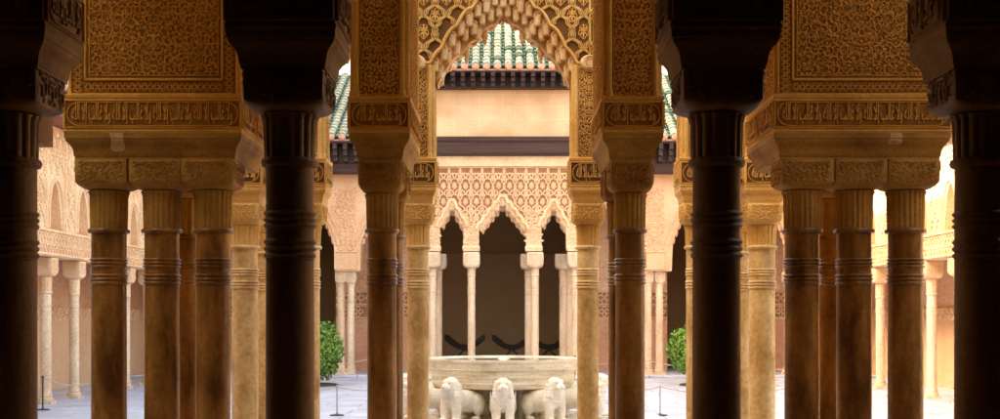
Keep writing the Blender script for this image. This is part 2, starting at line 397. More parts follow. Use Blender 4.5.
# ------------------------------------------------------------------ columns
def ring_profile(r, z0, z1, n):
    p = []; st = (z1 - z0) / n
    for i in range(n):
        a = z0 + st * i
        p += [(r * 1.0, a + st * .05), (r * 1.05, a + st * .2), (r * 1.085, a + st * .45), (r * 1.05, a + st * .7), (r * .99, a + st * .85)]
    return p
def column(x, y, r, zr, zc, zt, cw, mats, label, group, base=True, relief=True, zb=0.0, detail=1.0, lobes=16, rings=6, gold=True):
    shaft_m, cap_m = mats
    t = thing('column', label, 'column', (x, y, zb), group)
    k = (zr - zb) / 1.95
    b = MB(); b.rects(x, y, r * 1.45, r * 1.45, [(zb, 0), (zb + .05 * k, 0), (zb + .055 * k, -.01)])
    b.lathe(x, y, [(r * 1.35, zb + .055 * k), (r * 1.42, zb + .075 * k), (r * 1.35, zb + .1 * k), (r * 1.12, zb + .115 * k), (r * 1.14, zb + .13 * k), (r * 1.22, zb + .145 * k), (r * 1.1, zb + .165 * k)], 28)
    b.build('base', shaft_m, t, True)
    an0, an1 = zr - .37 * k, zr - .185 * k
    s = MB(); n = 36 if detail > .6 else 18
    s.lathe(x, y, [(r * 1.08, zb + .16 * k), (r * 1.0, zb + .2 * k), (r * 1.0, zb + .9 * k), (r * .985, an0 - .01)], n)
    s.build('shaft', shaft_m, t, True)
    a = MB()
    a.lathe(x, y, [(r * .985, an0 - .008)] + ring_profile(r, an0, an0 + (an1 - an0) * .42, 3) + [(r * .985, an0 + (an1 - an0) * .47), (r * .985, an0 + (an1 - an0) * .6)] + ring_profile(r, an0 + (an1 - an0) * .62, an1, max(2, rings - 3)) + [(r * .985, an1 + .02), (r * .985, zr - .02)], n)
    a.build('annulet_rings', shaft_m, t, True)
    g = MB(); g.lathe(x, y, [(r * .99, zr - .02 * k), (r * 1.14, zr - .014 * k), (r * 1.19, zr), (r * 1.14, zr + .012 * k), (r * .99, zr + .018 * k)], n)
    g.build('neck_ring', shaft_m, t, True)
    c = MB(); nn = 96 if detail > .6 else 40
    H = zt - zc
    c.loft(x, y, [(zr + .015 * k, r * 1.02, 2, .06), (zc - .03, r * 1.04, 2, .10), (zc - .008, r * 1.10, 2, .13), (zc, r * 1.16, 2, .06), (zc + .006, r * 1.04, 2),
                  (zc + H * .05, r * 1.14, 2.3), (zc + H * .09, cw * .87, 3), (zc + H * .15, cw * .95, 4.5), (zc + H * .21, cw * .985, 8), (zc + H * .27, cw * .998, 14), (zc + H * .93, cw, 20), (zc + H * .95, cw * .985, 20), (zt - .003, cw * .985, 20)], nn, 0, lobes)
    if relief:
        rn = random.Random(3)
        for (o, U, N) in (((x - cw * .8, y - cw - .0005), (1, 0, 0), (0, -1, 0)), ((x + cw + .0005, y - cw * .8), (0, 1, 0), (1, 0, 0)), ((x - cw - .0005, y + cw * .8), (0, -1, 0), (-1, 0, 0))):
            f = frame((o[0], o[1], zc + H * .3), U, (0, 0, 1), N)
            arabesque(c, 0, 0, cw * 1.6, H * .56, cw * .4, cw * .05, .007, f, 0, rn)
            ridge(c, [(0, H * .58), (cw * 1.6, H * .58)], .006, .006, f)
    c.build('capital', cap_m, t, True)
    return t

CYMA = [(0, 0), (.08, .0), (.12, .10), (.30, .16), (.44, .28), (.56, .50), (.64, .74), (.70, .86), (.78, .9), (.80, 1.0), (1, 1.0)]
def pier(cx, cy, hx, hy, z0, z1, z2, z3, ov, mats, label, group, cells=.05, rel_w=.006, panel=None, reps=1, sides=(1, -1), inset=.02, back=False, patch=None):
    """what stands on the capitals: abacus + cyma, inscription block, carved pilaster"""
    ms, mg, mo = mats
    t = thing('carved_pier', label, 'pier', (cx, cy, z0), group)
    c = MB(); c.rects(cx, cy, hx - ov, hy - ov, [(z0 + (z1 - z0) * a, ov * e) for a, e in CYMA]); c.build('impost_moulding', mo, t, True)
    if patch:   # lighter repair patch on the moulding
        k = MB(); us = [patch[0] + (patch[1] - patch[0]) * i / 8 for i in range(9)]; rp = random.Random(2); row = []
        zz = [z for z in CYMA if patch[2] <= z[0] <= patch[3]]
        for a_, e in zz:
            w0, w1 = rp.uniform(0, .18), rp.uniform(0, .18)
            for u in us:
                f_ = (u - patch[0]) / (patch[1] - patch[0]); f_ = w0 + f_ * (1 - w0 - w1)
                k.v.append((cx + patch[0] + (patch[1] - patch[0]) * f_, cy - (hy - ov) - ov * e - .0015, z0 + (z1 - z0) * a_ + rp.uniform(-.002, .002)))
        k.add([], [])
        for i in range(len(zz) - 1):
            for j in range(8): k.f.append((i * 9 + j, i * 9 + j + 1, i * 9 + 10 + j, i * 9 + 9 + j)); k.m.append(0)
        k.build('repair_patch', 'stal', t)
    b = MB(); b.rects(cx, cy, hx, hy, [(z1, .0), (z1 + .012, .006), (z1 + .024, .0), (z2 - .03, 0), (z2 - .022, .006), (z2 - .004, .008), (z2, 0)], 0)
    def faces():
        yield ((cx - hx, cy - hy - .001), (1, 0, 0), (0, -1, 0), 2 * hx, True, 0)
        if 1 in sides: yield ((cx + hx + .001, cy - hy), (0, 1, 0), (1, 0, 0), 2 * hy, False, 1)
        if -1 in sides: yield ((cx - hx - .001, cy + hy), (0, -1, 0), (-1, 0, 0), 2 * hy, False, -1)
    for o, U, N, L_, front, sd in faces():
        f = frame((o[0], o[1], z1 + .03), U, (0, 0, 1), N)
        H = z2 - z1 - .065
        b.add([f(.004, .004, .0004), f(L_ - .004, .004, .0004), f(L_ - .004, H - .004, .0004), f(.004, H - .004, .0004)], [(0, 1, 2, 3)], 1)
        band(b, L_, H, f, reps if front else max(1, round(L_ / (H * 2.0))), 1, 0, rel_w, .010)
    b.build('inscription_block', (ms, mg), t)
    p = MB(); hi = hx - inset; hj = hy - inset
    p.box(cx - hi, cx + hi, cy - hj, cy + hj, z2, z3, 0)
    rn = random.Random(int(abs(cx) * 100) + 5)
    for o, U, N, L_, front, sd in faces():
        Lp = L_ - 2 * inset
        oo = (o[0] + U[0] * inset - N[0] * inset, o[1] + U[1] * inset - N[1] * inset)
        f = frame((oo[0], oo[1], z2), U, (0, 0, 1), N); Hp = z3 - z2
        bw = panel if (panel and front) else min(.05, Lp * .16)
        p.add([f(bw, bw if panel else .02, .0005), f(Lp - bw, bw if panel else .02, .0005), f(Lp - bw, Hp - .02, .0005), f(bw, Hp - .02, .0005)], [(0, 1, 2, 3)], 1)
        if panel and front:
            p.add([f(.012, .012, .0003), f(Lp - .012, .012, .0003), f(Lp - .012, bw, .0003), f(.012, bw, .0003)], [(0, 1, 2, 3)], 1)
            for u0 in (.012, Lp - bw): p.add([f(u0, bw, .0003), f(u0 + bw - .012, bw, .0003), f(u0 + bw - .012, Hp, .0003), f(u0, Hp, .0003)], [(0, 1, 2, 3)], 1)
            rect_ridge(p, .008, .008, Lp - .008, Hp, .014, .013, f)
            rect_ridge(p, bw, bw, Lp - bw, Hp, .02, .015, f)
            rect_ridge(p, bw + .028, bw + .028, Lp - bw - .028, Hp, .008, .010, f)
            braid(p, bw, .016, Lp - 2 * bw, bw - .03, .085, rel_w * .9, .009, f)
            for u0 in (.014, Lp - bw + .008): braid(p, u0, .016, Hp - .02, bw - .024, .085, rel_w * .9, .009, f, True)
            arabesque(p, bw + .035, bw + .035, Lp - bw - .035, Hp, cells, rel_w, .011, f, 0, rn)
        else:
            for u0 in (bw * .55, Lp - bw * .55):   # slender colonnettes at the edges
                p.tube([f(u0, 0.0, .0), f(u0, Hp, .0)], bw * .36, 10)
                p.tube([f(u0, 0.0, .0), f(u0, .03, .0), f(u0, .045, .0)], [bw * .5, bw * .5, bw * .4], 10)
            ridge(p, [(bw * 1.12, .03), (bw * 1.12, Hp)], .006, .010, f); ridge(p, [(Lp - bw * 1.12, .03), (Lp - bw * 1.12, Hp)], .006, .010, f)
            arabesque(p, bw * 1.25, .02, Lp - bw * 1.25, Hp, cells, rel_w, .011, f, 0, rn)
    p.build('carved_pilaster', (ms, mg), t)
    return t

def arch_wall(mb, x0, x1, zt, y0, y1, fz, n=200, mi=0, axis='x', zb=0):
    """wall between x0..x1 whose lower edge follows fz(x) (None = solid down to zb)"""
    xs = [x0 + (x1 - x0) * i / n for i in range(n + 1)]
    P = (lambda a, d, z: (a, d, z)) if axis == 'x' else (lambda a, d, z: (d, a, z))
    zs = [(fz(a) if fz(a) is not None else zb) for a in xs]
    v = []
    for a, z in zip(xs, zs): v += [P(a, y0, z), P(a, y0, zt), P(a, y1, z), P(a, y1, zt)]
    fs = []
    for i in range(n):
        o = i * 4; fs += [(o, o + 4, o + 5, o + 1), (o + 2, o + 3, o + 7, o + 6), (o, o + 2, o + 6, o + 4), (o + 1, o + 5, o + 7, o + 3)]
    fs += [(0, 1, 3, 2), (n * 4, n * 4 + 2, n * 4 + 3, n * 4 + 1)]
    mb.add(v, fs, mi)

def PX(px, D): return (px - HX) * D / FPX
def PZ(py, D): return EYE + (HY - py) * D / FPX

# ------------------------------------------------------------------ the setting
g = MB(); g.add([(-400, -200, -.03), (400, -200, -.03), (400, 800, -.03), (-400, 800, -.03)], [(0, 1, 2, 3)])
tag(g.build('ground', 'ground'), kind='structure')
g = MB(); g.box(-9.9, 9.9, -3.2, 31.5, -.028, 0)
tag(g.build('paved_floor', 'paving'), kind='structure')
g = MB(); g.box(-3.4, 3.4, -3.1, 11.6, .0, .006)  # unseen ochre floor added to throw warm light up on the carving
tag(g.build('bounce_floor', 'warm_floor'), kind='structure')
g = MB(); g.box(-9.5, 9.5, 27.1, 31.4, .0, .05, 0, .012)
tag(g.build('gallery_step', 'paving'), kind='structure')

# ------------------------------------------------------------------ the dark hall the camera stands in
DA, DB, DC, DF = 4.65, 8.3, 10.9, 27.6
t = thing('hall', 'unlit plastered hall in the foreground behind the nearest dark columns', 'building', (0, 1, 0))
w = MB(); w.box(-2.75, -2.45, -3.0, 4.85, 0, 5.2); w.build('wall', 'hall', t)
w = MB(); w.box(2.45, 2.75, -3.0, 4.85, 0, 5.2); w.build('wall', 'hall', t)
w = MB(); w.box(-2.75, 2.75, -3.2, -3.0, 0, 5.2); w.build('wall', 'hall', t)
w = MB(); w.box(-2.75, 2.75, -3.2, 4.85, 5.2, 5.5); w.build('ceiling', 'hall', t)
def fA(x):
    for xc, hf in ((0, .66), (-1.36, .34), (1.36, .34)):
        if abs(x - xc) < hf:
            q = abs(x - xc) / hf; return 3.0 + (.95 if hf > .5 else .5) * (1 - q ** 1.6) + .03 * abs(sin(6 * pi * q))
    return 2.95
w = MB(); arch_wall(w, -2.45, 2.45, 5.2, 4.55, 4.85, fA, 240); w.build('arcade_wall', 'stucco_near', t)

# ------------------------------------------------------------------ nearest row: silhouetted columns
near = [(12, 'left'), (290, 'l'), (716.5, 'r'), (979.5, 'right')]
labs = ['near black silhouetted column cut by the left edge of the photo',
        'near black silhouetted column left of the fountain, tall between gold pillars',
        'near black silhouetted column right of the fountain with bush showing beside it',
        'near black silhouetted column cut by the right edge of the photo']
for (px, _), lb in zip(near, labs):
    x = PX(px, DA)
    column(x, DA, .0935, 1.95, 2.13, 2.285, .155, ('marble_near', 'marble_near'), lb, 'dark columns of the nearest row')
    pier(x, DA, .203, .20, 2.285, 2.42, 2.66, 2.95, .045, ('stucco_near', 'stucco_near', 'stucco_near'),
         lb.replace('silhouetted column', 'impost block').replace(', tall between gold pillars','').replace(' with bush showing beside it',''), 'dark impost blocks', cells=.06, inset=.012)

# ------------------------------------------------------------------ second row: triple piers and single columns
GB = 'ochre columns of the second row'
MBm = ('marble_mid', 'stone_mid')
tri = {-1: [(109, 'outer'), (162, 'middle'), (213, 'inner')], 1: [(802, 'inner'), (854, 'middle'), (905.5, 'outer')]}
for sg, cols in tri.items():
    side = 'left' if sg < 0 else 'right'
    for px, nm in cols:
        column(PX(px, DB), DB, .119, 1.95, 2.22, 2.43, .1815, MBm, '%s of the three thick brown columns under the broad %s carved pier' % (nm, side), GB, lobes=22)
    mid = PX(cols[1][0], DB)
    column(mid * 1.0, DB + .62, .119, 1.95, 2.22, 2.43, .1815, MBm, 'thick column half hidden behind the middle one under the broad %s pier' % side, GB)
    cx = PX((cols[0][0] + cols[2][0]) / 2, DB)
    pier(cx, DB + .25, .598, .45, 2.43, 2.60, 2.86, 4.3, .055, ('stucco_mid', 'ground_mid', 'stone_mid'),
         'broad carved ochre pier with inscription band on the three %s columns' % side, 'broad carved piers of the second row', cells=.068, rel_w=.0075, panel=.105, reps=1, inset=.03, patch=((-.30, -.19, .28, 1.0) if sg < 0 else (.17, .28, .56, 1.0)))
for px, side in ((382, 'left'), (630, 'right')):
    x = PX(px, DB)
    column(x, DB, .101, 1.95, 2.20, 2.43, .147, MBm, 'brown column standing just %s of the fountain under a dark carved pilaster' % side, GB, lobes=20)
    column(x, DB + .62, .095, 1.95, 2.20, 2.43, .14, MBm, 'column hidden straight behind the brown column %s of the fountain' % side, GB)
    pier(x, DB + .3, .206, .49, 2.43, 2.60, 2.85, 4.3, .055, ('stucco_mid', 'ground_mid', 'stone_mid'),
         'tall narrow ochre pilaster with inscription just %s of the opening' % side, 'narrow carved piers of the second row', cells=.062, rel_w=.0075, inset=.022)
w = MB(); w.box(-3.05, 3.05, DB - .2, DB + .75, 4.3, 4.6)
tag(w.build('stone_beam', 'stone_mid', None, False, (0, DB, 4.3)), 'long ochre beam over the second row of piers', 'beam')

# ------------------------------------------------------------------ third row: golden pavilion front
GC = 'golden columns of the pavilion front'
MC = ('marble_gold', 'stone_gold') if 'stone_gold' in M else ('marble_gold', 'stucco_gold')
third = [(418, .098, DC, 'slim golden column at the left side of the central opening by the fountain'),
         (588, .098, DC, 'slim golden column at the right side of the central opening by the fountain'),
         (245, .118, DC, 'golden column between the broad left pier and the near black column'),
         (762, .118, DC, 'golden column between the near black column and the broad right pier'),
         (308, .108, DC, 'golden column showing as a bright edge right of the left near black column'),
         (698, .108, DC, 'golden column showing as a bright edge left of the right near black column')]
for px, r, D, lb in third:
    x = PX(px, D)
    column(x, D, r, 1.99, 2.18, 2.385, .142 if r < .1 else .155, MC, lb, GC, lobes=18)
    big = r > .1
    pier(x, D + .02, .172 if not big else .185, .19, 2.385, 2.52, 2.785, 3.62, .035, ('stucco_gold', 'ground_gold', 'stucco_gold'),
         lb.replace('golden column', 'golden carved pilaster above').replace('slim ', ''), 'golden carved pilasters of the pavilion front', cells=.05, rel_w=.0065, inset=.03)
for px, lb in ((264, 'golden column peeping out left of the left near black column'), (742, 'golden column peeping out right of the right near black column')):
    x = PX(px, 11.9)
    column(x, 11.9, .11, 1.99, 2.18, 2.385, .15, MC, lb, GC)
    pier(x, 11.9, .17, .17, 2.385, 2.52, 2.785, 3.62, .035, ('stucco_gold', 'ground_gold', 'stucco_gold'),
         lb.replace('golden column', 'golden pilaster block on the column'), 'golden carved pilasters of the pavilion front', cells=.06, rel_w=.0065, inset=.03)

def arch_curve(xc, hf, zs, za, lob, amp, p=1.7):
    def f(x):
        q = abs(x - xc) / hf
        if q >= 1: return None
        return zs + (za - zs) * (1 - q ** p) + amp * abs(sin(lob * pi * q))
    return f
def muqarnas_arch(x0, x1, xc, hf, zs, za, label, nf, pend, c, hc, yF=DC - .13):
    t = thing('muqarnas_arch', label, 'arch', (xc, yF, zs), 'stalactite arches of the pavilion front')
    fo_ = arch_curve(xc, hf * 1.16, zs + .06, za + .17, nf * .55, .035)
    fm_ = arch_curve(xc, hf * 1.08, zs + .03, za + .09, nf * .6, .03)
    hi = hf * .87
    def fi_(x):
        q = abs(x - xc) / hi
        if abs(x - xc) >= hf: return None
        if q >= 1: return zs + (zb_i - zs) * (hf - abs(x - xc)) / (hf - hi)
        return zb_i + (za - zb_i) * (1 - q ** 1.08) + .035 * abs(sin(pi * q * 3.5 + pi / 2)) - .02
    zb_i = 3.635
    zb = 3.62
    fo = lambda x: max(zb, fo_(x)) if fo_(x) is not None else zb
    fm = lambda x: max(zb, fm_(x)) if fm_(x) is not None else zb
    fi = lambda x: (fi_(x) if fi_(x) is not None else zb) if abs(x - xc) < hf else zb - .16 * max(0, 1 - (abs(x - xc) - hf) / .05)
    w = MB(); ZT = 4.75
    arch_wall(w, x0, x1, ZT, yF, yF + .06, fo, 220)
    # spandrel panel: darker ground and net of ogee bands
    fr = frame((x0, yF - .001, zb), (1, 0, 0), (0, 0, 1), (0, -1, 0))
    xs = [x0 + .01 + (x1 - x0 - .02) * i / 160 for i in range(161)]
    v = [];
    for a in xs: v += [(a, yF - .0012, fo(a) + .035), (a, yF - .0012, ZT)]
    w.add(v, [(2 * i, 2 * i + 2, 2 * i + 3, 2 * i + 1) for i in range(160)], 1)
    ok = lambda u, q: (zb + q) > fo(x0 + u) + .03 and 0.004 < u < (x1 - x0) - .004
    sebka(w, 0, 0, x1 - x0, ZT - zb, c, hc, .016, .02, fr, 0, ok, True, .06, True, (xc - (x0 + x1) / 2))
    ridge(w, [(a - x0, fo(a) - zb + .018) for a in xs], .03, .022, fr, 0, lambda u, q: True)
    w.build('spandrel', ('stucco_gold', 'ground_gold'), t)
    q = MB()
    arch_wall(q, x0, x1, ZT, yF + .06, yF + .17, fm, 200)
    arch_wall(q, x0, x1, ZT, yF + .17, yF + .36, fi, 240)
    R = hf * 1.16 / nf
    for row in range(6):
        dy = (.05, .10, .145, .19, .235, .30)[row]; off = .5 * (row % 2)
        for k in range(-nf, nf + 1):
            x = xc + (k + off) * R
            if fo_(x) is None or abs(x - xc) > hf * 1.1: continue
            z = fo_(x) - .092 * row if row < 5 else (fi_(x) or 0) + .11
            ln2 = .085
            lim = fi_(x) if fi_(x) is not None else 3.5
            if z - ln2 - .05 < lim - .03: continue
            r = R * .5
            pts = []; rr = []
            for i in range(7): a = pi / 2 * i / 6; pts.append((x, yF + dy, z - r + r * cos(a) + .001)); rr.append(max(.002, r * sin(a)))
            for i in range(1, 4): pts.append((x, yF + dy, z - r - ln2 * i / 3)); rr.append(r * (1 - .28 * i / 3))
            pts.append((x, yF + dy, z - r - ln2 - .012)); rr.append(.006)
            q.tube(pts, rr, 10)
            f2 = frame((x, yF + dy - r * .88, z - r), (1, 0, 0), (0, 0, 1), (0, -1, 0))
            ridge(q, [(r * .78 * cos(a), r * .78 * sin(a)) for a in [pi * i / 8 for i in range(9)]], r * .28, r * .34, f2)
    for dx, dz0, ll in pend:
        for sg in ((-1, 1) if dx else (1,)):
            x = xc + sg * dx; z = fi(x) + .02; r = R * .34
            q.tube([(x, yF + .24, z), (x, yF + .24, z - ll * .5), (x, yF + .24, z - ll), (x, yF + .24, z - ll - .03)], [r, r * .9, r * .75, .006], 10)
            q.ell((x, yF + .24, z - ll * .55), (r * 1.15, r * 1.15, r * 1.3), 12, 8)
    for X_ in (x0 + .005, x1 - .005):      # shell over each pilaster
        q.ell((X_, yF - .012, 3.635), (.085, .035, .075), 20, 10)
        f2 = frame((X_, yF - .05, 3.635), (1, 0, 0), (0, 0, 1), (0, -1, 0)); ridge(q, [(.06 * cos(a), .055 * sin(a)) for a in [2 * pi * i / 16 for i in range(17)]], .018, .014, f2)
    q.build('stalactites', 'stal', t, True)
    return t
muqarnas_arch(-.78, .78, 0.005, .60, 3.47, 4.11, 'large pointed stalactite arch framing the tiled roof above the fountain', 9, ((.17, 0, .12), (.34, 0, .12), (0, 0, .06)), .205, .30)
muqarnas_arch(-1.78, -.78, -1.275, .40, 3.47, 3.92, 'narrow stalactite arch in the gap left of the central pilaster', 6, ((.15, 0, .1),), .205, .30)
muqarnas_arch(.78, 1.78, 1.275, .40, 3.47, 3.92, 'narrow stalactite arch in the gap right of the central pilaster', 6, ((.15, 0, .1),), .205, .30)
for sg, sd in ((-1, 'left'), (1, 'right')):
    w = MB(); w.box(min(sg * 1.78, sg * 2.6), max(sg * 1.78, sg * 2.6), DC - .13, DC + .23, 3.62, 4.75)
    tag(w.build('wall', 'stucco_gold', None, False, (sg * 2.2, DC, 3.62)), 'plain golden wall over the %s corner columns of the pavilion' % sd, 'wall')

w = MB(); w.box(-3.25, 3.25, 4.87, 8.85, 4.78, 5.0)  # unseen ceiling added to darken the second row, extent set by that
tag(w.build('shading_ceiling', 'wood_warm', None, False, (0, 8, 4.78)), 'plain ochre ceiling added over the near gallery to darken it', 'ceiling')
for sg, sd in ((-1, 'left'), (1, 'right')):
    w = MB(); w.box(*sorted((sg * 6.0, sg * 6.3)), 4.85, 9.0, 0, 4.78)  # unseen end wall added to cut side light on the second row
    tag(w.build('wall', 'gallery_wall', None, False, (sg * 6.15, 7, 0)), 'ochre end wall added to dim the near gallery on the %s' % sd, 'wall')
    w = MB(); w.box(*sorted((sg * 2.77, sg * 6.3)), 4.55, 4.85, 0, 5.2)
    tag(w.build('wall', 'gallery_wall', None, False, (sg * 4.5, 4.7, 0)), 'ochre side wall beside the dark hall on the %s' % sd, 'wall')
    w = MB(); w.box(*sorted((sg * 3.3, sg * 6.3)), 8.5, 8.8, 2.6, 4.78)
    tag(w.build('wall', 'gallery_wall', None, False, (sg * 4.5, 8.6, 2.6)), 'hanging ochre wall over the open gallery side on the %s' % sd, 'wall')
# ------------------------------------------------------------------ far facade
def fx(px, D=DF): return PX(px, D)
def fz(py, D=DF): return PZ(py, D)
def ogee(xc, hf, zs, za, lob=5, amp=.05, p=1.5):
    def f(x):
        q = abs(x - xc) / hf
        if q >= 1: return None
        return zs + (za - zs) * (1 - q ** p) + amp * abs(sin(lob * pi * q)) * (1 - q * .3)
    return f
ARCH = [(502.5, 23.5, 231, 199, 5), (452.5, 12.5, 228, 203, 3), (553, 12.5, 228, 203, 3)]
WIDE = [(391, 31, 246, 200, 7), (615, 31, 246, 200, 7), (305, 29, 246, 198, 7), (701, 29, 246, 198, 7), (240, 22, 246, 205, 5), (766, 22, 246, 205, 5)]
zc0 = fz(272)   # top of side capitals
def f_far(x):
    for a, h, s_, p_, l_ in WIDE:
        f = ogee(fx(a), h / 43.48, fz(s_), fz(p_), l_, .05, 1.9)(x)
        if f is not None: return f
    return fz(271)
def f_mid(x):
    for a, h, s_, p_, l_ in ARCH:
        f = ogee(fx(a), h / 43.48, fz(s_), fz(p_) - .08, l_, .07, 1.1)(x)
        if f is not None: return f
    return fz(250)
XL = -7.05
bf = thing('palace_wing', 'rose plastered palace wing with arches across the court under a tiled roof', 'building', (0, DF, 0))
w = MB()
arch_wall(w, XL, fx(430), fz(172), DF, DF + .4, f_far, 260)
w.build('arcade_wall', 'facade_pink', bf); w = MB()
arch_wall(w, fx(577), -XL, fz(172), DF, DF + .4, f_far, 260)
w.build('arcade_wall', 'facade_pink', bf)
# carved borders round the wide arches
fr = frame((0, DF - .001, 0), (1, 0, 0), (0, 0, 1), (0, -1, 0))
for a, h, s_, p_, l_ in WIDE:
    w = MB()
    for e, ww in ((.10, .05), (.22, .03)):
        f = ogee(fx(a), h / 43.48 + e, fz(s_), fz(p_) + e, l_, .06, 1.7); pts = []
        for i in range(81):
            x = fx(a) + (h / 43.48 + e) * .995 * (i / 40 - 1); pts.append((x, f(x)))
        ridge(w, pts, ww, .035, fr)
    # stalactite fringe inside the arch
    f = ogee(fx(a), h / 43.48, fz(s_), fz(p_), l_, .05, 1.9)
    for k in range(-9, 10):
        x = fx(a) + h / 43.48 * k / 9.6
        z = f(x); w.tube([(x, DF + .2, z + .03), (x, DF + .2, z - .08), (x, DF + .2, z - .12)], [.06, .05, .01], 8)
    w.build('arch_moulding', 'facade_pink', bf, True)
for px in (346, 654, 271, 735):
    w = MB(); x = fx(px); rect_ridge(w, x - .26, fz(269), x + .26, fz(252), .03, .02, fr)
    arabesque(w, x - .22, fz(250), x + .22, fz(190), .2, .025, .02, fr)
    w.build('carved_panel', 'facade_pink', bf)
# central portico with lace net
w = MB(); yP = DF - .35
arch_wall(w, fx(431), fx(577), fz(166), yP, yP + .35, f_mid, 300)
fr = frame((fx(431), yP - .002, fz(250)), (1, 0, 0), (0, 0, 1), (0, -1, 0))
Wp, Hp = fx(577) - fx(431), fz(166) - fz(250)
xs = [fx(431.5) + (Wp - .03) * i / 240 for i in range(241)]
def net0(x): return max(f_mid(x) + .16, fz(226))
v = []
for a in xs: v += [(a, yP - .0015, max(f_mid(a) + .12, fz(226))), (a, yP - .0015, fz(170))]
w.add(v, [(2 * i, 2 * i + 2, 2 * i + 3, 2 * i + 1) for i in range(240)], 1)
ok = lambda u, q: fz(250) + q > net0(fx(431) + u) and fz(250) + q < fz(170)
sebka(w, 0, 0, Wp, Hp, .25, .36, .032, .03, fr, 0, ok, True, .07)
for a, h, s_, p_, l_ in ARCH:
    f = ogee(fx(a), h / 43.48 + .06, fz(s_), fz(p_) + .02, l_, .07, 1.1); pts = []
    for i in range(121):
        x = fx(a) + (h / 43.48 + .06) * .995 * (i / 60 - 1); pts.append((x - fx(431), f(x) - fz(250)))
    ridge(w, pts, .09, .05, fr)
ridge(w, [(0, Hp - .22), (Wp, Hp - .22)], .04, .03, fr)
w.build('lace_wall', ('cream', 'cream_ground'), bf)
for a, h, s_, p_, l_ in ARCH:      # stalactite fringes
    w = MB()
    f = ogee(fx(a), h / 43.48, fz(s_), fz(p_) - .08, l_, .07, 1.1); n = 9 if h > 20 else 5
    for row in range(3):
        for k in range(-n, n + 1):
            x = fx(a) + h / 43.48 * (k + .5 * row) / (n + .7)
            if f(x) is None: continue
            z = f(x) - row * .05
            w.tube([(x, yP + .06 + row * .12, z + .1), (x, yP + .06 + row * .12, z - .07), (x, yP + .06 + row * .12, z - .13)], [.045, .04, .006], 8)
    w.build('stalactite_fringe', 'cream', bf, True)
for px in (471.5, 533.5, 433, 574.5):
    x = fx(px); q = MB(); q.rects(x, yP + .16, .185, .16, [(fz(252), 0), (fz(248), .015), (fz(246), -.01), (fz(224), -.01)])
    f3 = frame((x - .17, yP - .004, fz(245)), (1, 0, 0), (0, 0, 1), (0, -1, 0)); arabesque(q, 0, 0, .34, .75, .15, .022, .015, f3)
    q.build('pier_strip', 'cream', bf)
# upper storey
hb = fx(579)
w = MB(); w.box(-hb, hb, DF - .28, DF + 3.2, fz(158), fz(84)); w.build('upper_wall', 'ashlar', bf)
w = MB(); w.box(fx(424), fx(583), DF - .42, DF - .2, fz(168.5), fz(158.5)); w.build('plain_frieze', 'cream', bf)
w = MB(); w.rects(0, DF - .34, hb + .12, .2, [(fz(158), 0), (fz(156), .02), (fz(146), .02), (fz(144.5), .05), (fz(141.5), .06), (fz(140), .02)]); w.build('timber_band', 'wood_purple', bf)
def eave(x0, x1, yf, z0, z1, step, name, m1='wood_dark', m2='wood_dark', prj=.45):
    w = MB(); H = z1 - z0
    w.box(x0, x1, yf, yf + prj, z0 + H * .82, z1); w.box(x0, x1, yf + prj * .55, yf + prj * .95, z0, z0 + H * .82)
    n = int((x1 - x0) / step)
    for i in range(n + 1):
        x = x0 + (x1 - x0) * (i + .5) / (n + 1)
        for a, b, c, d in ((0, .55, .55, .82), (.12, .55, .28, .55), (.28, .55, .04, .28)):
            w.box(x - .045, x + .045, yf + prj * a, yf + prj * b + .01, z0 + H * c, z0 + H * d - .004)
    return w.build(name, m1, bf)
eave(-hb - .15, hb + .15, DF - .95, fz(84.5, DF - .95), fz(69, DF - .95), .235, 'bracketed_eave', prj=.68)
def tiled_roof(x0, x1, yf, zf, slope, depth, parent, sp=.235, hip=False, name='tiled_roof'):
    w = MB(); n = int((x1 - x0) / sp); sp = (x1 - x0) / n; nrm = sqrt(1 + slope * slope)
    # deck
    w.box(x0, x1, yf + .02, yf + .06, zf - .06, zf - .01, 2)
    w.add([(x0, yf, zf - .02), (x1, yf, zf - .02), (x1, yf + depth, zf - .02 + slope * depth), (x0, yf + depth, zf - .02 + slope * depth)], [(0, 1, 2, 3)], 1)
    rn = random.Random(4)
    for i in range(n):
        xc = x0 + sp * (i + .5); tl = .19; m = int(depth / tl)
        for kind in (0, 1):
            X = xc + (sp / 2 if kind else 0)
            if X > x1: continue
            mi0 = 1 if kind else 0
            for j in range(m):
                d0, d1 = j * tl, (j + 1.12) * tl
                R0, R1 = (sp * .39, sp * .33) if not kind else (sp * .2, sp * .17)
                up = .03 if not kind else .0
                v = []
                jx = rn.uniform(-.006, .006)
                for d, R, ex in ((d0, R0, .022), (d1, R1, .0)):
                    for k in range(7):
                        a = pi * k / 6
                        v.append((X + jx - R * cos(a), yf + d - slope / nrm * (R * sin(a) * .9 + up + ex), zf + slope * d + (R * sin(a) * .9 + up + ex) / nrm))
                fs = [(k, k + 1, k + 8, k + 7) for k in range(6)] + [tuple(range(6, -1, -1))]
                w.add(v, fs, (1 if (rn.random() < .07) else 0) if not kind else 1)
        w.ell((xc, yf - .01, zf + .03), (sp * .36, .05, sp * .36), 10, 6, 2)
        v0 = (xc, yf, zf)
    return w.build(name, ('tile_white', 'tile_green', 'clay'), parent)
tiled_roof(-hb - .2, hb + .2, DF - 1.0, fz(67.5, DF - 1), .62, 4.2, bf)
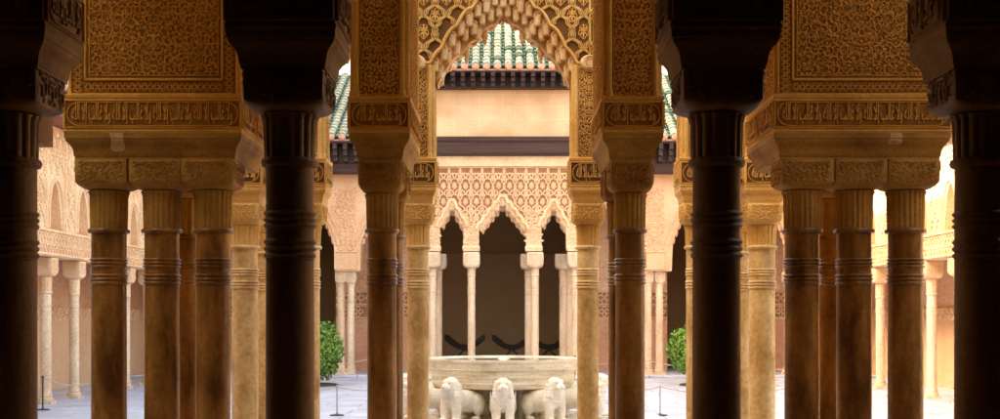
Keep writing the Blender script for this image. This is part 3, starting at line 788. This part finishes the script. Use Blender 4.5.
for sg in (-1, 1):
    a, b = sorted((sg * (hb + .05), sg * 9.0))
    eave(a, b, DF - .75, fz(161, DF - .75), fz(139, DF - .75), .24, 'bracketed_eave', prj=.6)
    w = MB(); w.rects((a + b) / 2, DF - .2, (b - a) / 2, .18, [(fz(174.5), 0), (fz(173), .02), (fz(166), .02), (fz(164), .0)]); w.build('timber_band', 'wood_purple', bf)
    w = MB(); w.box(a, b, DF + .01, DF + .39, fz(172) + .003, fz(140)); w.build('parapet', 'facade_pink', bf)
    tiled_roof(a, b, DF - .8, fz(138, DF - .8), .52, 4.4, bf)
# back rooms
SEG = [(-9.7, PX(272, 29.3)), (PX(336, 29.3), fx(420)), (fx(588), PX(667, 29.3)), (PX(731, 29.3), 9.7)]
for a, b in SEG:
    w = MB(); w.box(a, b, 29.3, 29.6, fz(318), 6.0); w.build('rear_wall', 'wall_rose', bf)
for a, b in ((SEG[0][1], SEG[1][0]), (SEG[2][1], SEG[3][0])):
    w = MB(); w.box(a - .1, b + .1, 34.6, 34.8, 0, 5.0); w.build('side_chamber_wall', 'interior', bf)
    w = MB(); w.box(a - .1, a, 29.6, 34.6, 0, 5.0); w.build('side_chamber_wall', 'interior', bf)
    w = MB(); w.box(b, b + .1, 29.6, 34.6, 0, 5.0); w.build('side_chamber_wall', 'interior', bf)
    w = MB(); w.box(a, b, 29.3, 29.6, 4.1, 5.0); w.build('lintel', 'wall_rose', bf)
# dado and painted frieze on the gallery's rear wall
for a, b in SEG:
    w = MB(); w.box(a, b, 29.26, 29.6, .04, fz(319, 29.3)); w.build('dado', 'terracotta', bf)
    w = MB(); z0, z1 = fz(318.5, 29.3), fz(291, 29.3); fr = frame((a, 29.25, z0), (1, 0, 0), (0, 0, 1), (0, -1, 0)); L_ = b - a; H = z1 - z0
    w.box(a, b, 29.26, 29.32, z0, z1, 0)
    for q in (.03, .46, .52, .97): ridge(w, [(0, H * q), (L_, H * q)], .03, .02, fr, 1)
    n = int(L_ / .34)
    for i in range(n):
        X = (i + .5) * L_ / n
        for Y, R in ((.25 * H, .1), (.75 * H, .13)):
            ridge(w, [(X + R * (1 + .25 * cos(4 * a_)) * cos(a_), Y + R * (1 + .25 * cos(4 * a_)) * sin(a_)) for a_ in [2 * pi * k / 24 for k in range(25)]], .025, .015, fr, 1)
            for q in range(4): leaf(w, X, Y, q * pi / 2 + pi / 4, .1, .04, .012, fr, 1)
    w.build('carved_frieze', ('cream_ground', 'facade_pink'), bf)
    w = MB(); z0, z1 = fz(286, 29.3), fz(268, 29.3); fr = frame((a, 29.298, z0), (1, 0, 0), (0, 0, 1), (0, -1, 0))
    sebka(w, 0, 0, L_, z1 - z0, .3, .4, .035, .02, fr, 0, None, True)
    w.build('upper_frieze', 'wall_rose', bf)
w = MB(); w.box(fx(420), fx(588), 36.0, 36.3, 0, 6.0); w.box(fx(420) - .1, fx(420), 29.3, 36, 0, 6); w.box(fx(588), fx(588) + .1, 29.3, 36, 0, 6)
w.build('chamber_wall', 'interior', bf)
w = MB(); w.box(fx(420), fx(588), 35.9, 36.0, .04, PZ(254, 36)); w.build('chamber_dado', 'interior_low', bf)
w = MB(); w.box(-9.7, 9.7, DF + .4, 36.3, 4.95, 5.1); w.build('gallery_ceiling', 'wood_dark', bf)
# columns of the far wing
GF = 'slim white columns of the palace wing across the court'
def far_col(px, D, zr, zt, cw, label, m='marble_white', group=GF):
    return column(PX(px, D), D, .087, zr, zt - .38 if zt > 2.6 else zt - .3, zt, cw, (m, m), label, group, relief=True, zb=.05, detail=.5, lobes=12, rings=5)
proto = far_col(471.5, yP + .16, PZ(275, yP), PZ(252, yP), .185, 'slim white column at the left foot of the central far arch')
L0 = proto.location.copy()
def cp(px, D, lb, grp=GF): return copy_thing(proto, (PX(px, D), D, .05), lb, grp)
cp(535, yP + .16, 'slim white column at the right foot of the central far arch')
cp(432.5, yP + .16, 'slim white column under the left end of the lace wall')
cp(575.5, yP + .16, 'slim white column under the right end of the lace wall')
for px, lb in ((438.5, 'golden shaded column behind the left end of the lace wall'), (528.5, 'golden shaded column just left of the right central far column'),
               (563, 'golden shaded column inside the right small far arch'), (570, 'golden shaded column behind the right end of the lace wall')):
    D = DF + .55; c_ = cp(px, D, lb)
pr2 = far_col(341, DF + .2, PZ(285, DF), fz(271) - .002, .12, 'left column of the pair beside the left round bush')
pairs = [(351, 'right column of the pair beside the left round bush'), (648, 'left column of the pair beside the right round bush'), (659.5, 'right column of the pair beside the right round bush'),
         (266, 'left column of the far pair hidden by the left near black column'), (276, 'right column of the far pair hidden by the left near black column'),
         (730, 'left column of the far pair hidden by the right near black column'), (740, 'right column of the far pair hidden by the right near black column'),
         (209, 'far corner column at the left end of the palace wing'), (218, 'far column next to the left end of the palace wing'),
         (788, 'far column next to the right end of the palace wing'), (797, 'far corner column at the right end of the palace wing')]
for px, lb in pairs: copy_thing(pr2, (PX(px, DF + .2), DF + .2, .05), lb, GF)

# ------------------------------------------------------------------ side galleries
cys = [14.7, 16.1, 17.5, 18.9, 20.15, 21.5, 22.9, 24.3, 25.7, 27.0]
nm = ['first', 'second', 'third', 'fourth', 'fifth', 'sixth', 'seventh', 'eighth', 'ninth', 'tenth']
side_proto = None
for sg, sd in ((-1, 'left'), (1, 'right')):
    X = sg * 7.05
    bg_ = thing('gallery', 'cream arcaded side gallery along the %s of the court' % sd, 'building', (X, 20, 0))
    niches = cys
    # wall with pointed openings above each column
    def fzg(y):
        return 2.34
    w = MB(); a, b = (X - .02, X + .34) if sg > 0 else (X - .34, X + .02)
    ys0, ys1 = 14.0, DF - .02
    w.box(min(X, X + sg * .3), max(X, X + sg * .3), ys0, ys1, 2.31, 2.74)
    def fn(y):
        for c in niches:
            q = abs(y - c) / .27
            if q < 1: return 2.76 + .72 * (1 - q ** 2.2)
        return 2.742
    arch_wall(w, ys0, ys1, 4.36, min(X, X + sg * .3), max(X, X + sg * .3), fn, 500, 0, 'y')
    w.build('arcade_wall', 'cream', bg_)
    w = MB(); w.box(*sorted((X + sg * .2, X + sg * .28)), ys0, ys1, 2.745, 3.6); w.build('niche_back', 'wall_rose', bg_)
    w = MB()
    fr = frame((X - sg * .001, ys0 if sg > 0 else ys1, 2.31), (0, 1 if sg > 0 else -1, 0), (0, 0, 1), (-sg, 0, 0)); L_ = ys1 - ys0
    ridge(w, [(0, .035), (L_, .035)], .05, .03, fr); ridge(w, [(0, .40), (L_, .40)], .05, .04, fr)
    sebka(w, 0, .06, L_, .38, .13, .17, .02, .025, fr, 0, None, False)
    conv = lambda y: (y - ys0) if sg > 0 else (ys1 - y)
    for c in niches:
        cu = conv(c)
        ridge(w, [(cu + .31 * cos(t_), .44 + .78 * sin(t_) ** .75 if 0 < t_ < pi else .44) for t_ in [pi * k / 20 for k in range(21)]], .05, .035, fr)
        for q in (-.4, .4): ridge(w, [(cu + q, .42), (cu + q, 1.85)], .04, .03, fr)
        ridge(w, [(cu - .4, 1.6), (cu + .4, 1.6)], .04, .03, fr)
    okn = lambda u, q: all(abs(u - conv(c)) > .36 or q > 1.28 for c in niches)
    sebka(w, 0, .46, L_, 1.95, .26, .42, .035, .028, fr, 0, okn, True)
    w.build('carved_net', 'cream', bg_)
    w = MB(); w.box(*sorted((X + sg * 1.5, X + sg * 1.8)), 12.0, 31.4, 1.55, 4.9); w.build('rear_wall', 'wall_rose', bg_)
    w = MB(); w.box(*sorted((X + sg * 1.46, X + sg * 1.5)), 12.0, 31.4, .0, 1.30); w.build('dado', 'tan_dado', bg_)
    w = MB(); w.box(*sorted((X + sg * 1.45, X + sg * 1.5)), 12.0, 31.4, 1.302, 1.548)
    fr2 = frame((X + sg * 1.449, 12 if sg > 0 else 31.4, 1.30), (0, sg, 0), (0, 0, 1), (-sg, 0, 0)); sebka(w, 0, .02, 19.4, .24, .24, .24, .025, .02, fr2, 0, None, False); w.build('carved_frieze', 'cream', bg_)
    w = MB(); w.box(*sorted((X + sg * .3, X + sg * 2.8)), 12.0, 31.4, 4.2, 4.34); w.build('ceiling', 'tan_dado', bg_)
    w = MB(); w.box(*sorted((X - sg * .45, X + sg * .4)), 13.8, DF - .8, 4.365, 4.62)
    for i in range(56): y = 14 + i * .24; w.box(*sorted((X - sg * .62, X - sg * .2)), y, y + .09, 4.50, 4.62)
    w.build('timber_eave', 'wood_red', bg_)
    w = MB(); w.add([(X - sg * .75, 13.6, 4.66), (X - sg * .75, DF - .8, 4.66), (X + sg * 3, DF - .8, 6.3), (X + sg * 3, 13.6, 6.3)], [(0, 1, 2, 3)], 0)
    for i in range(58):
        y = 13.7 + i * .235; w.tube([(X - sg * .78, y, 4.68), (X + sg * 3, y, 6.34)], .075, 8, i % 3 == 1 and 1 or 0)
    w.build('tiled_roof', ('clay', 'tile_white'), bg_)
    w = MB(); w.box(*sorted((X + sg * 2.8, X + sg * 3.1)), 12.0, 31.4, 0, 6.2); w.build('outer_wall', 'facade_pink', bg_)
    for k, y in enumerate(cys):
        lb = '%s column from the near end of the %s side gallery, slim and white' % (nm[k], sd)
        xx = X + sg * .15
        if side_proto is None:
            side_proto = column(xx, y, .083, 1.75, 1.99, 2.30, .15, ('marble_white', 'cream'), lb, 'white columns of the side galleries', detail=.6, lobes=12, rings=5)
        else:
            c_ = copy_thing(side_proto, (xx, y, 0), lb)

# unseen block added on the left, sized to shade the court
w = MB(); w.box(-17, -10.4, -6, 46, 0, 15.3, 0); o = w.build('shade_block', 'facade_pink', None, False, (-13, 20, 0)); tag(o, 'tall rose block added behind the left gallery to shade the court', 'building')

# ------------------------------------------------------------------ fountain
CF = (0.0, 15.6)
ft = thing('fountain', 'round carved marble basin fountain held up by stone lions', 'fountain', (CF[0], CF[1], 0))
R = .985
def dodec(mb, prof, mi=0, n=12, rot=pi / 12, pw=5, sub=6):
    v = []; N = n * sub
    for z, r in prof:
        for k in range(N):
            a = 2 * pi * k / N + rot
            loc = ((k / sub) % 1) * 2 * pi / n - pi / n
            rr = r * (cos(pi / n) / cos(loc) * .55 + .45 * 1.0)
            v.append((CF[0] + rr * cos(a), CF[1] + rr * sin(a), z))
    fs = [(i * N + k, i * N + (k + 1) % N, (i + 1) * N + (k + 1) % N, (i + 1) * N + k) for i in range(len(prof) - 1) for k in range(N)]
    mb.add(v, fs, mi)
w = MB(); zt = .835
prof = [(.47, .30), (.46, .80), (.465, .875), (.48, .915), (.50, .93), (.52, .932), (.526, .94), (.545, .94), (.552, .934), (.60, .942), (.607, .95), (.625, .95), (.632, .944), (.70, .952), (.705, .962), (.712, .954), (.76, .962), (.79, .968), (.795, .98), (.82, .986), (zt, .98), (zt, .955), (.828, .948), (.78, .92), (.70, .80), (.68, .0)]
dodec(w, prof); w.build('basin', 'basin', ft, True)
w = MB()
for k in range(60):
    a0 = 2 * pi * k / 60; Rr = .955
    fr = frame((CF[0] + Rr * sin(a0), CF[1] - Rr * cos(a0), .665), (cos(a0), sin(a0), 0), (0, 0, 1), (sin(a0), -cos(a0), 0))
    rn = random.Random(k)
    for q in range(3):
        u = -.045 + q * .03; ridge(w, [(u, 0), (u + rn.uniform(-.01, .01), .03)], .006, .004, fr)
    ridge(w, [(-.04, .005), (-.01, -.008), (.02, .006), (.045, -.004)], .006, .004, fr)
w.build('inscription', 'basin', ft)
w = MB(); w.lathe(CF[0], CF[1], [(.945, .817), (.9, .818), (0.01, .818)], 48, 0, False); w.build('water', 'water', ft, True)
w = MB(); w.lathe(CF[0], CF[1], [(.20, 0), (.20, .04), (.15, .07), (.14, .3), (.17, .42), (.30, .47)], 24); w.build('pedestal', 'basin', ft, True)
for k in range(6):
    w = MB(); a = 2 * pi * k / 6; x, y = CF[0] + .42 * cos(a), CF[1] + .42 * sin(a)
    w.lathe(x, y, [(.055, 0), (.055, .05), (.04, .07), (.04, .4), (.06, .47)], 12)
    w.build('support_column', 'basin', ft, True)
w = MB(); rn = random.Random(5)
for k in range(34):
    a = rn.uniform(0, 6.28); r = rn.uniform(0, .085); w.ell((CF[0] + r * cos(a), CF[1] + r * sin(a), .80 + rn.uniform(0, .045) * (1 - r / .11)), (.02, .02, .018), 8, 5)
w.lathe(CF[0], CF[1], [(.10, .795), (.07, .82), (.03, .845), (.004, .86)], 16)
w.build('water_jet', 'tile_white' if False else 'basin', ft, True)
w = MB(); w.box(CF[0] - 2.1, CF[0] + 2.1, CF[1] - 2.1, CF[1] + 2.1, 0, .045, 0, .01)
tag(w.build('marble_platform', 'paving', None, False, (CF[0], CF[1], 0)), 'low marble platform under the lion fountain', 'platform')

def lion(loc, ang, label):
    t = thing('stone_lion', label, 'lion statue', (0, 0, 0), 'stone lions round the fountain')
    w = MB()   # facing -Y, chest front at y=0, origin under the chest
    # haunches to shoulders as one lofted body
    secs = [(.60, .30, .05, .05), (.56, .29, .105, .13), (.46, .30, .125, .16), (.34, .315, .115, .145), (.22, .33, .12, .15), (.12, .35, .14, .165), (.04, .37, .125, .14), (.0, .385, .08, .09)]
    n = 18; v = []
    for y, zc_, rx, rz in secs:
        for k in range(n):
            a = 2 * pi * k / n; v.append((rx * cos(a), y - .02, zc_ + rz * sin(a)))
    fs = [(i * n + k, (i + 1) * n + k, (i + 1) * n + (k + 1) % n, i * n + (k + 1) % n) for i in range(len(secs) - 1) for k in range(n)] + [tuple(range(n)), tuple((len(secs) - 1) * n + k for k in range(n - 1, -1, -1))]
    w.add(v, fs)
    # maned neck and head, upright and columnar as carved
    nk = [(.36, .04, .118, .125), (.42, .02, .113, .12), (.48, .0, .104, .112), (.53, -.012, .10, .108), (.575, -.018, .094, .104), (.605, -.015, .080, .090), (.628, -.008, .058, .066), (.643, 0, .03, .035), (.65, 0, .004, .004)]
    v = []
    n = 24
    for z, y, rx, ry in nk:
        for k in range(n):
            a = 2 * pi * k / n; m_ = 1 + .035 * sin(8 * a + z * 60) * (1 if sin(a) > -.5 else .2)
            v.append((rx * m_ * cos(a), y + .05 + ry * m_ * sin(a), z + .0))
    fs = [(i * n + k, i * n + (k + 1) % n, (i + 1) * n + (k + 1) % n, (i + 1) * n + k) for i in range(len(nk) - 1) for k in range(n)]
    w.add(v, fs)
    w.ell((0, -.062, .525), (.052, .062, .043), 16, 10)                # muzzle
    w.ell((0, -.118, .540), (.022, .016, .014), 10, 6)                 # nose
    w.tube([(0, -.112, .515), (0, -.135, .512)], [.014, .012], 10)     # spout lip
    for s_ in (-1, 1):
        w.ell((s_ * .03, -.085, .512), (.028, .035, .026), 12, 8)      # cheeks
        w.ell((s_ * .038, -.045, .572), (.020, .016, .017), 10, 8)     # eye
        w.tube([(s_ * .012, -.058, .590), (s_ * .04, -.052, .600), (s_ * .066, -.03, .592)], [.008, .010, .006], 8)  # brow
        w.ell((s_ * .085, .045, .590), (.016, .018, .024), 10, 8)       # ear
        # legs
        w.tube([(s_ * .075, .06, .34), (s_ * .078, .035, .22), (s_ * .078, .03, .1), (s_ * .078, .02, .06)], [.07, .056, .05, .05], 14)
        w.ell((s_ * .078, -.005, .075), (.052, .075, .035), 14, 8)
        w.ell((s_ * .10, .46, .26), (.06, .13, .15), 16, 10)           # haunch
        w.tube([(s_ * .10, .43, .22), (s_ * .095, .50, .15), (s_ * .09, .47, .07)], [.065, .045, .042], 12)
        w.ell((s_ * .09, .42, .075), (.045, .075, .032), 12, 8)
    # mane locks: rows of raised curls round the neck
    rn = random.Random(3)
    for row in range(4):
        z = .40 + row * .045
        for k in range(13):
            a = -pi * .22 + (pi * 1.44) * k / 12; rr = .118 - row * .006
            w.ell((rr * cos(a), .055 + rr * sin(a), z), (.017, .017, .026), 8, 6)
    w.tube([(0, .57, .34), (.04, .61, .24), (.06, .60, .14), (.03, .58, .10)], [.018, .016, .016, .024], 8)
    o = w.build('body', 'lion', None, True)
    rm = o.modifiers.new('fuse', 'REMESH'); rm.mode = 'VOXEL'; rm.voxel_size = .0105; rm.use_smooth_shade = True
    sm = o.modifiers.new('soften', 'SMOOTH'); sm.factor = .5; sm.iterations = 2
    o.parent = t
    p = MB(); p.box(-.17, .17, -.12, .64, .0, .045, 0, .006); b_ = p.build('plinth', 'lion', None); b_.parent = t
    for s_ in (-1, 1):
        e = MB(); e.ell((s_ * .040, -.058, .573), (.008, .006, .008), 8, 6); e.build('eye', 'bark', t)
    t.location = (loc[0], loc[1], .045); t.rotation_euler = (0, 0, ang); t.scale = (1.05, 1.1, .91)
    return t
names = {0: 'stone lion facing the viewer under the middle of the basin', 1: 'stone lion turned a little right under the basin', 2: 'stone lion half hidden by the right golden column, facing right',
         3: 'stone lion at the right flank of the basin', 4: 'stone lion behind the basin on the right', 5: 'stone lion at the back of the basin, right of the middle', 6: 'stone lion straight behind the basin',
         7: 'stone lion at the back of the basin, left of the middle', 8: 'stone lion behind the basin on the left', 9: 'stone lion at the left flank of the basin', 10: 'stone lion half hidden by the left golden column, facing left', 11: 'stone lion turned a little left under the basin'}
L1 = None
for k in range(12):
    a = 2 * pi * k / 12; RL = 1.30
    x, y = CF[0] + RL * sin(a), CF[1] - RL * cos(a)
    if L1 is None: L1 = lion((x, y), a, names[0])
    else:
        c_ = copy_thing(L1, (x, y, .045), names[k]); c_.rotation_euler = (0, 0, a); c_.scale = L1.scale

# ------------------------------------------------------------------ bushes
def bush(px, rx, lb, seed):
    rn = random.Random(seed); D = 24.0; x = PX(px, D); zc_ = PZ(350, D); rz = .65
    t = thing('round_bush', lb, 'bush', (x, D, 0), 'clipped round bushes in the court')
    b = MB()
    b.tube([(x, D, 0), (x + .02, D, .2), (x - .01, D + .01, .5), (x, D, .8)], [.06, .05, .045, .03], 10)
    for q in range(7):
        a = q * .9; b.tube([(x, D, .35), (x + .25 * cos(a), D + .25 * sin(a), .6), (x + .45 * cos(a), D + .45 * sin(a), .85)], [.025, .018, .008], 6)
    b.build('trunk', 'bark', t, True)
    c = MB(); N = 7000
    for i in range(N):
        while True:
            d = Vector((rn.uniform(-1, 1), rn.uniform(-1, 1), rn.uniform(-1, 1)))
            if .1 < d.length < 1: break
        d.normalize(); q = rn.random() ** .22
        lump = 1 + .07 * sin(d.x * 7 + seed) * cos(d.z * 8) + .035 * sin(d.y * 13 + d.z * 11) + rn.uniform(-.02, .035)
        p = Vector((x + d.x * rx * q * lump, D + d.y * rx * q * lump, zc_ + d.z * rz * q * lump))
        nrm = (d + Vector((rn.uniform(-.8, .8), rn.uniform(-.8, .8), rn.uniform(-.5, .9)))).normalized()
        u = nrm.cross(Vector((rn.uniform(-1, 1), rn.uniform(-1, 1), rn.uniform(-1, 1)))).normalized(); v_ = nrm.cross(u)
        s_ = rn.uniform(.028, .052)
        c.add([tuple(p - u * s_), tuple(p - v_ * s_ * .5 + nrm * s_ * .15), tuple(p + u * s_), tuple(p + v_ * s_ * .5 + nrm * s_ * .15)], [(0, 1, 2, 3)], 1 if rn.random() < .4 else 0)
    c.build('crown', ('leaf', 'leaf2'), t)
    s_ = MB(); s_.lathe(x, D, [(.62, 0), (.6, .03), (.3, .05), (.01, .055)], 28); s_.build('soil_bed', 'soil', t, True)
bush(307, .74, 'dense round green bush left of the fountain beside the black column', 3)
bush(710, .85, 'dense round green bush right of the fountain beside the black column', 9)

# ------------------------------------------------------------------ barrier posts and ropes
def post(x, y, h, lb, m='metal_light'):
    t = thing('barrier_post', lb, 'post', (x, y, 0), 'barrier posts')
    b = MB(); b.lathe(x, y, [(.10, 0), (.10, .012), (.03, .022), (.012, .03)], 20); b.build('foot', 'metal_dark', t, True)
    b = MB(); b.lathe(x, y, [(.011, .02), (.011, h - .03), (.017, h - .028), (.017, h - .008), (.01, h), (.002, h + .003)], 12); b.build('rod', m, t, True)
def rope(p, q, sag, lb):
    b = MB(); pts = [(p[0] + (q[0] - p[0]) * t_, p[1] + (q[1] - p[1]) * t_, p[2] + (q[2] - p[2]) * t_ - sag * 4 * t_ * (1 - t_)) for t_ in [k / 16 for k in range(17)]]
    b.tube([(a[0], a[1], a[2]) for a in pts], .008, 6)
    o = b.build('rope', 'rope', None, True, (p[0], p[1], 0)); tag(o, lb, 'rope', 'barrier ropes')
DP = 16.6; hp = .42
xp = PX(337, DP), PX(660, DP)
post(xp[0], DP, hp, 'thin barrier post on the paving left of the fountain')
post(xp[1], DP, hp, 'thin barrier post on the paving right of the fountain')
for s_, x0, sd in ((-1, xp[0], 'left'), (1, xp[1], 'right')):
    x2 = x0 + s_ * 2.0
    post(x2, DP + .3, hp, 'outer thin barrier post hidden near the %s black column' % sd)
    rope((x0, DP, hp - .02), (x2, DP + .3, hp - .02), .12, 'rope sagging outward from the %s barrier post' % sd)
    xi = x0 - s_ * .9
    post(xi, DP + 2.6, hp, 'thin barrier post behind the fountain on the %s' % sd)
    rope((x0, DP, hp - .02), (xi, DP + 2.6, hp - .02), .12, 'rope running from the %s barrier post behind the fountain' % sd)
fp = [380, 447, 502, 575, 629]; DQ = 26.6
for i, px in enumerate(fp): post(PX(px, DQ), DQ, .52, ['far post by the rose wall left of the basin', 'far post in front of the left small arch', 'far post before the middle of the dark arch', 'far post by the right end of the lace wall', 'far post by the rose wall right of the basin'][i], 'metal_dark')
for i in range(4):
    rope((PX(fp[i], DQ), DQ, .5), (PX(fp[i + 1], DQ), DQ, .5), .17, ['rope sagging before the left small far arch', 'rope sagging across the dark arch, left half', 'rope sagging across the dark arch, right half', 'rope sagging before the right rose wall'][i])
for sg, sd in ((-1, 'left'), (1, 'right')):
    ys = [17.6, 20.8, 24.0]
    for i, y in enumerate(ys): post(sg * 6.75, y, .5, '%s barrier post along the %s gallery' % (['near', 'middle', 'far'][i], sd), 'metal_dark')
    for i in (0, 1): rope((sg * 6.75, ys[i], .48), (sg * 6.75, ys[i + 1], .48), .2, '%s rope along the %s gallery' % (['near', 'far'][i], sd))
    rope((sg * 6.75, 24.0, .48), (PX(fp[0] if sg < 0 else fp[-1], DQ), DQ, .5), .25, 'long rope crossing the court corner on the %s' % sd)

# benches inside the far chamber
def bench(px, lb):
    D = 33.0; x = PX(px, D); t = thing('folding_bench', lb, 'bench', (x, D, 0), 'dark benches in the far chamber')
    b = MB(); n = 12
    for i in range(n):
        a, c = -.55 + 1.1 * i / n, -.55 + 1.1 * (i + 1) / n; za, zc_ = .62 + .28 * (a / .55) ** 2, .62 + .28 * (c / .55) ** 2
        b.add([(x + a, D - .22, za), (x + c, D - .22, zc_), (x + c, D + .22, zc_), (x + a, D + .22, za), (x + a, D - .22, za - .15), (x + c, D - .22, zc_ - .15), (x + c, D + .22, zc_ - .15), (x + a, D + .22, za - .15)],
              [(0, 1, 2, 3), (7, 6, 5, 4), (0, 4, 5, 1), (3, 2, 6, 7)])
    b.build('seat', 'wood_dark', t)
    for s_ in (-1, 1):
        b = MB()
        for y in (-.2, .2): b.tube([(x + s_ * .5, D + y, .88), (x, D + y, .5), (x - s_ * .42, D + y, .05)], .016, 8)
        b.build('leg', 'wood_dark', t)
bench(465, 'dark curved folding bench seen through the left half of the far arch')
bench(512, 'dark curved folding bench in the middle of the far arch')
bench(549, 'dark curved folding bench seen through the right small far arch')
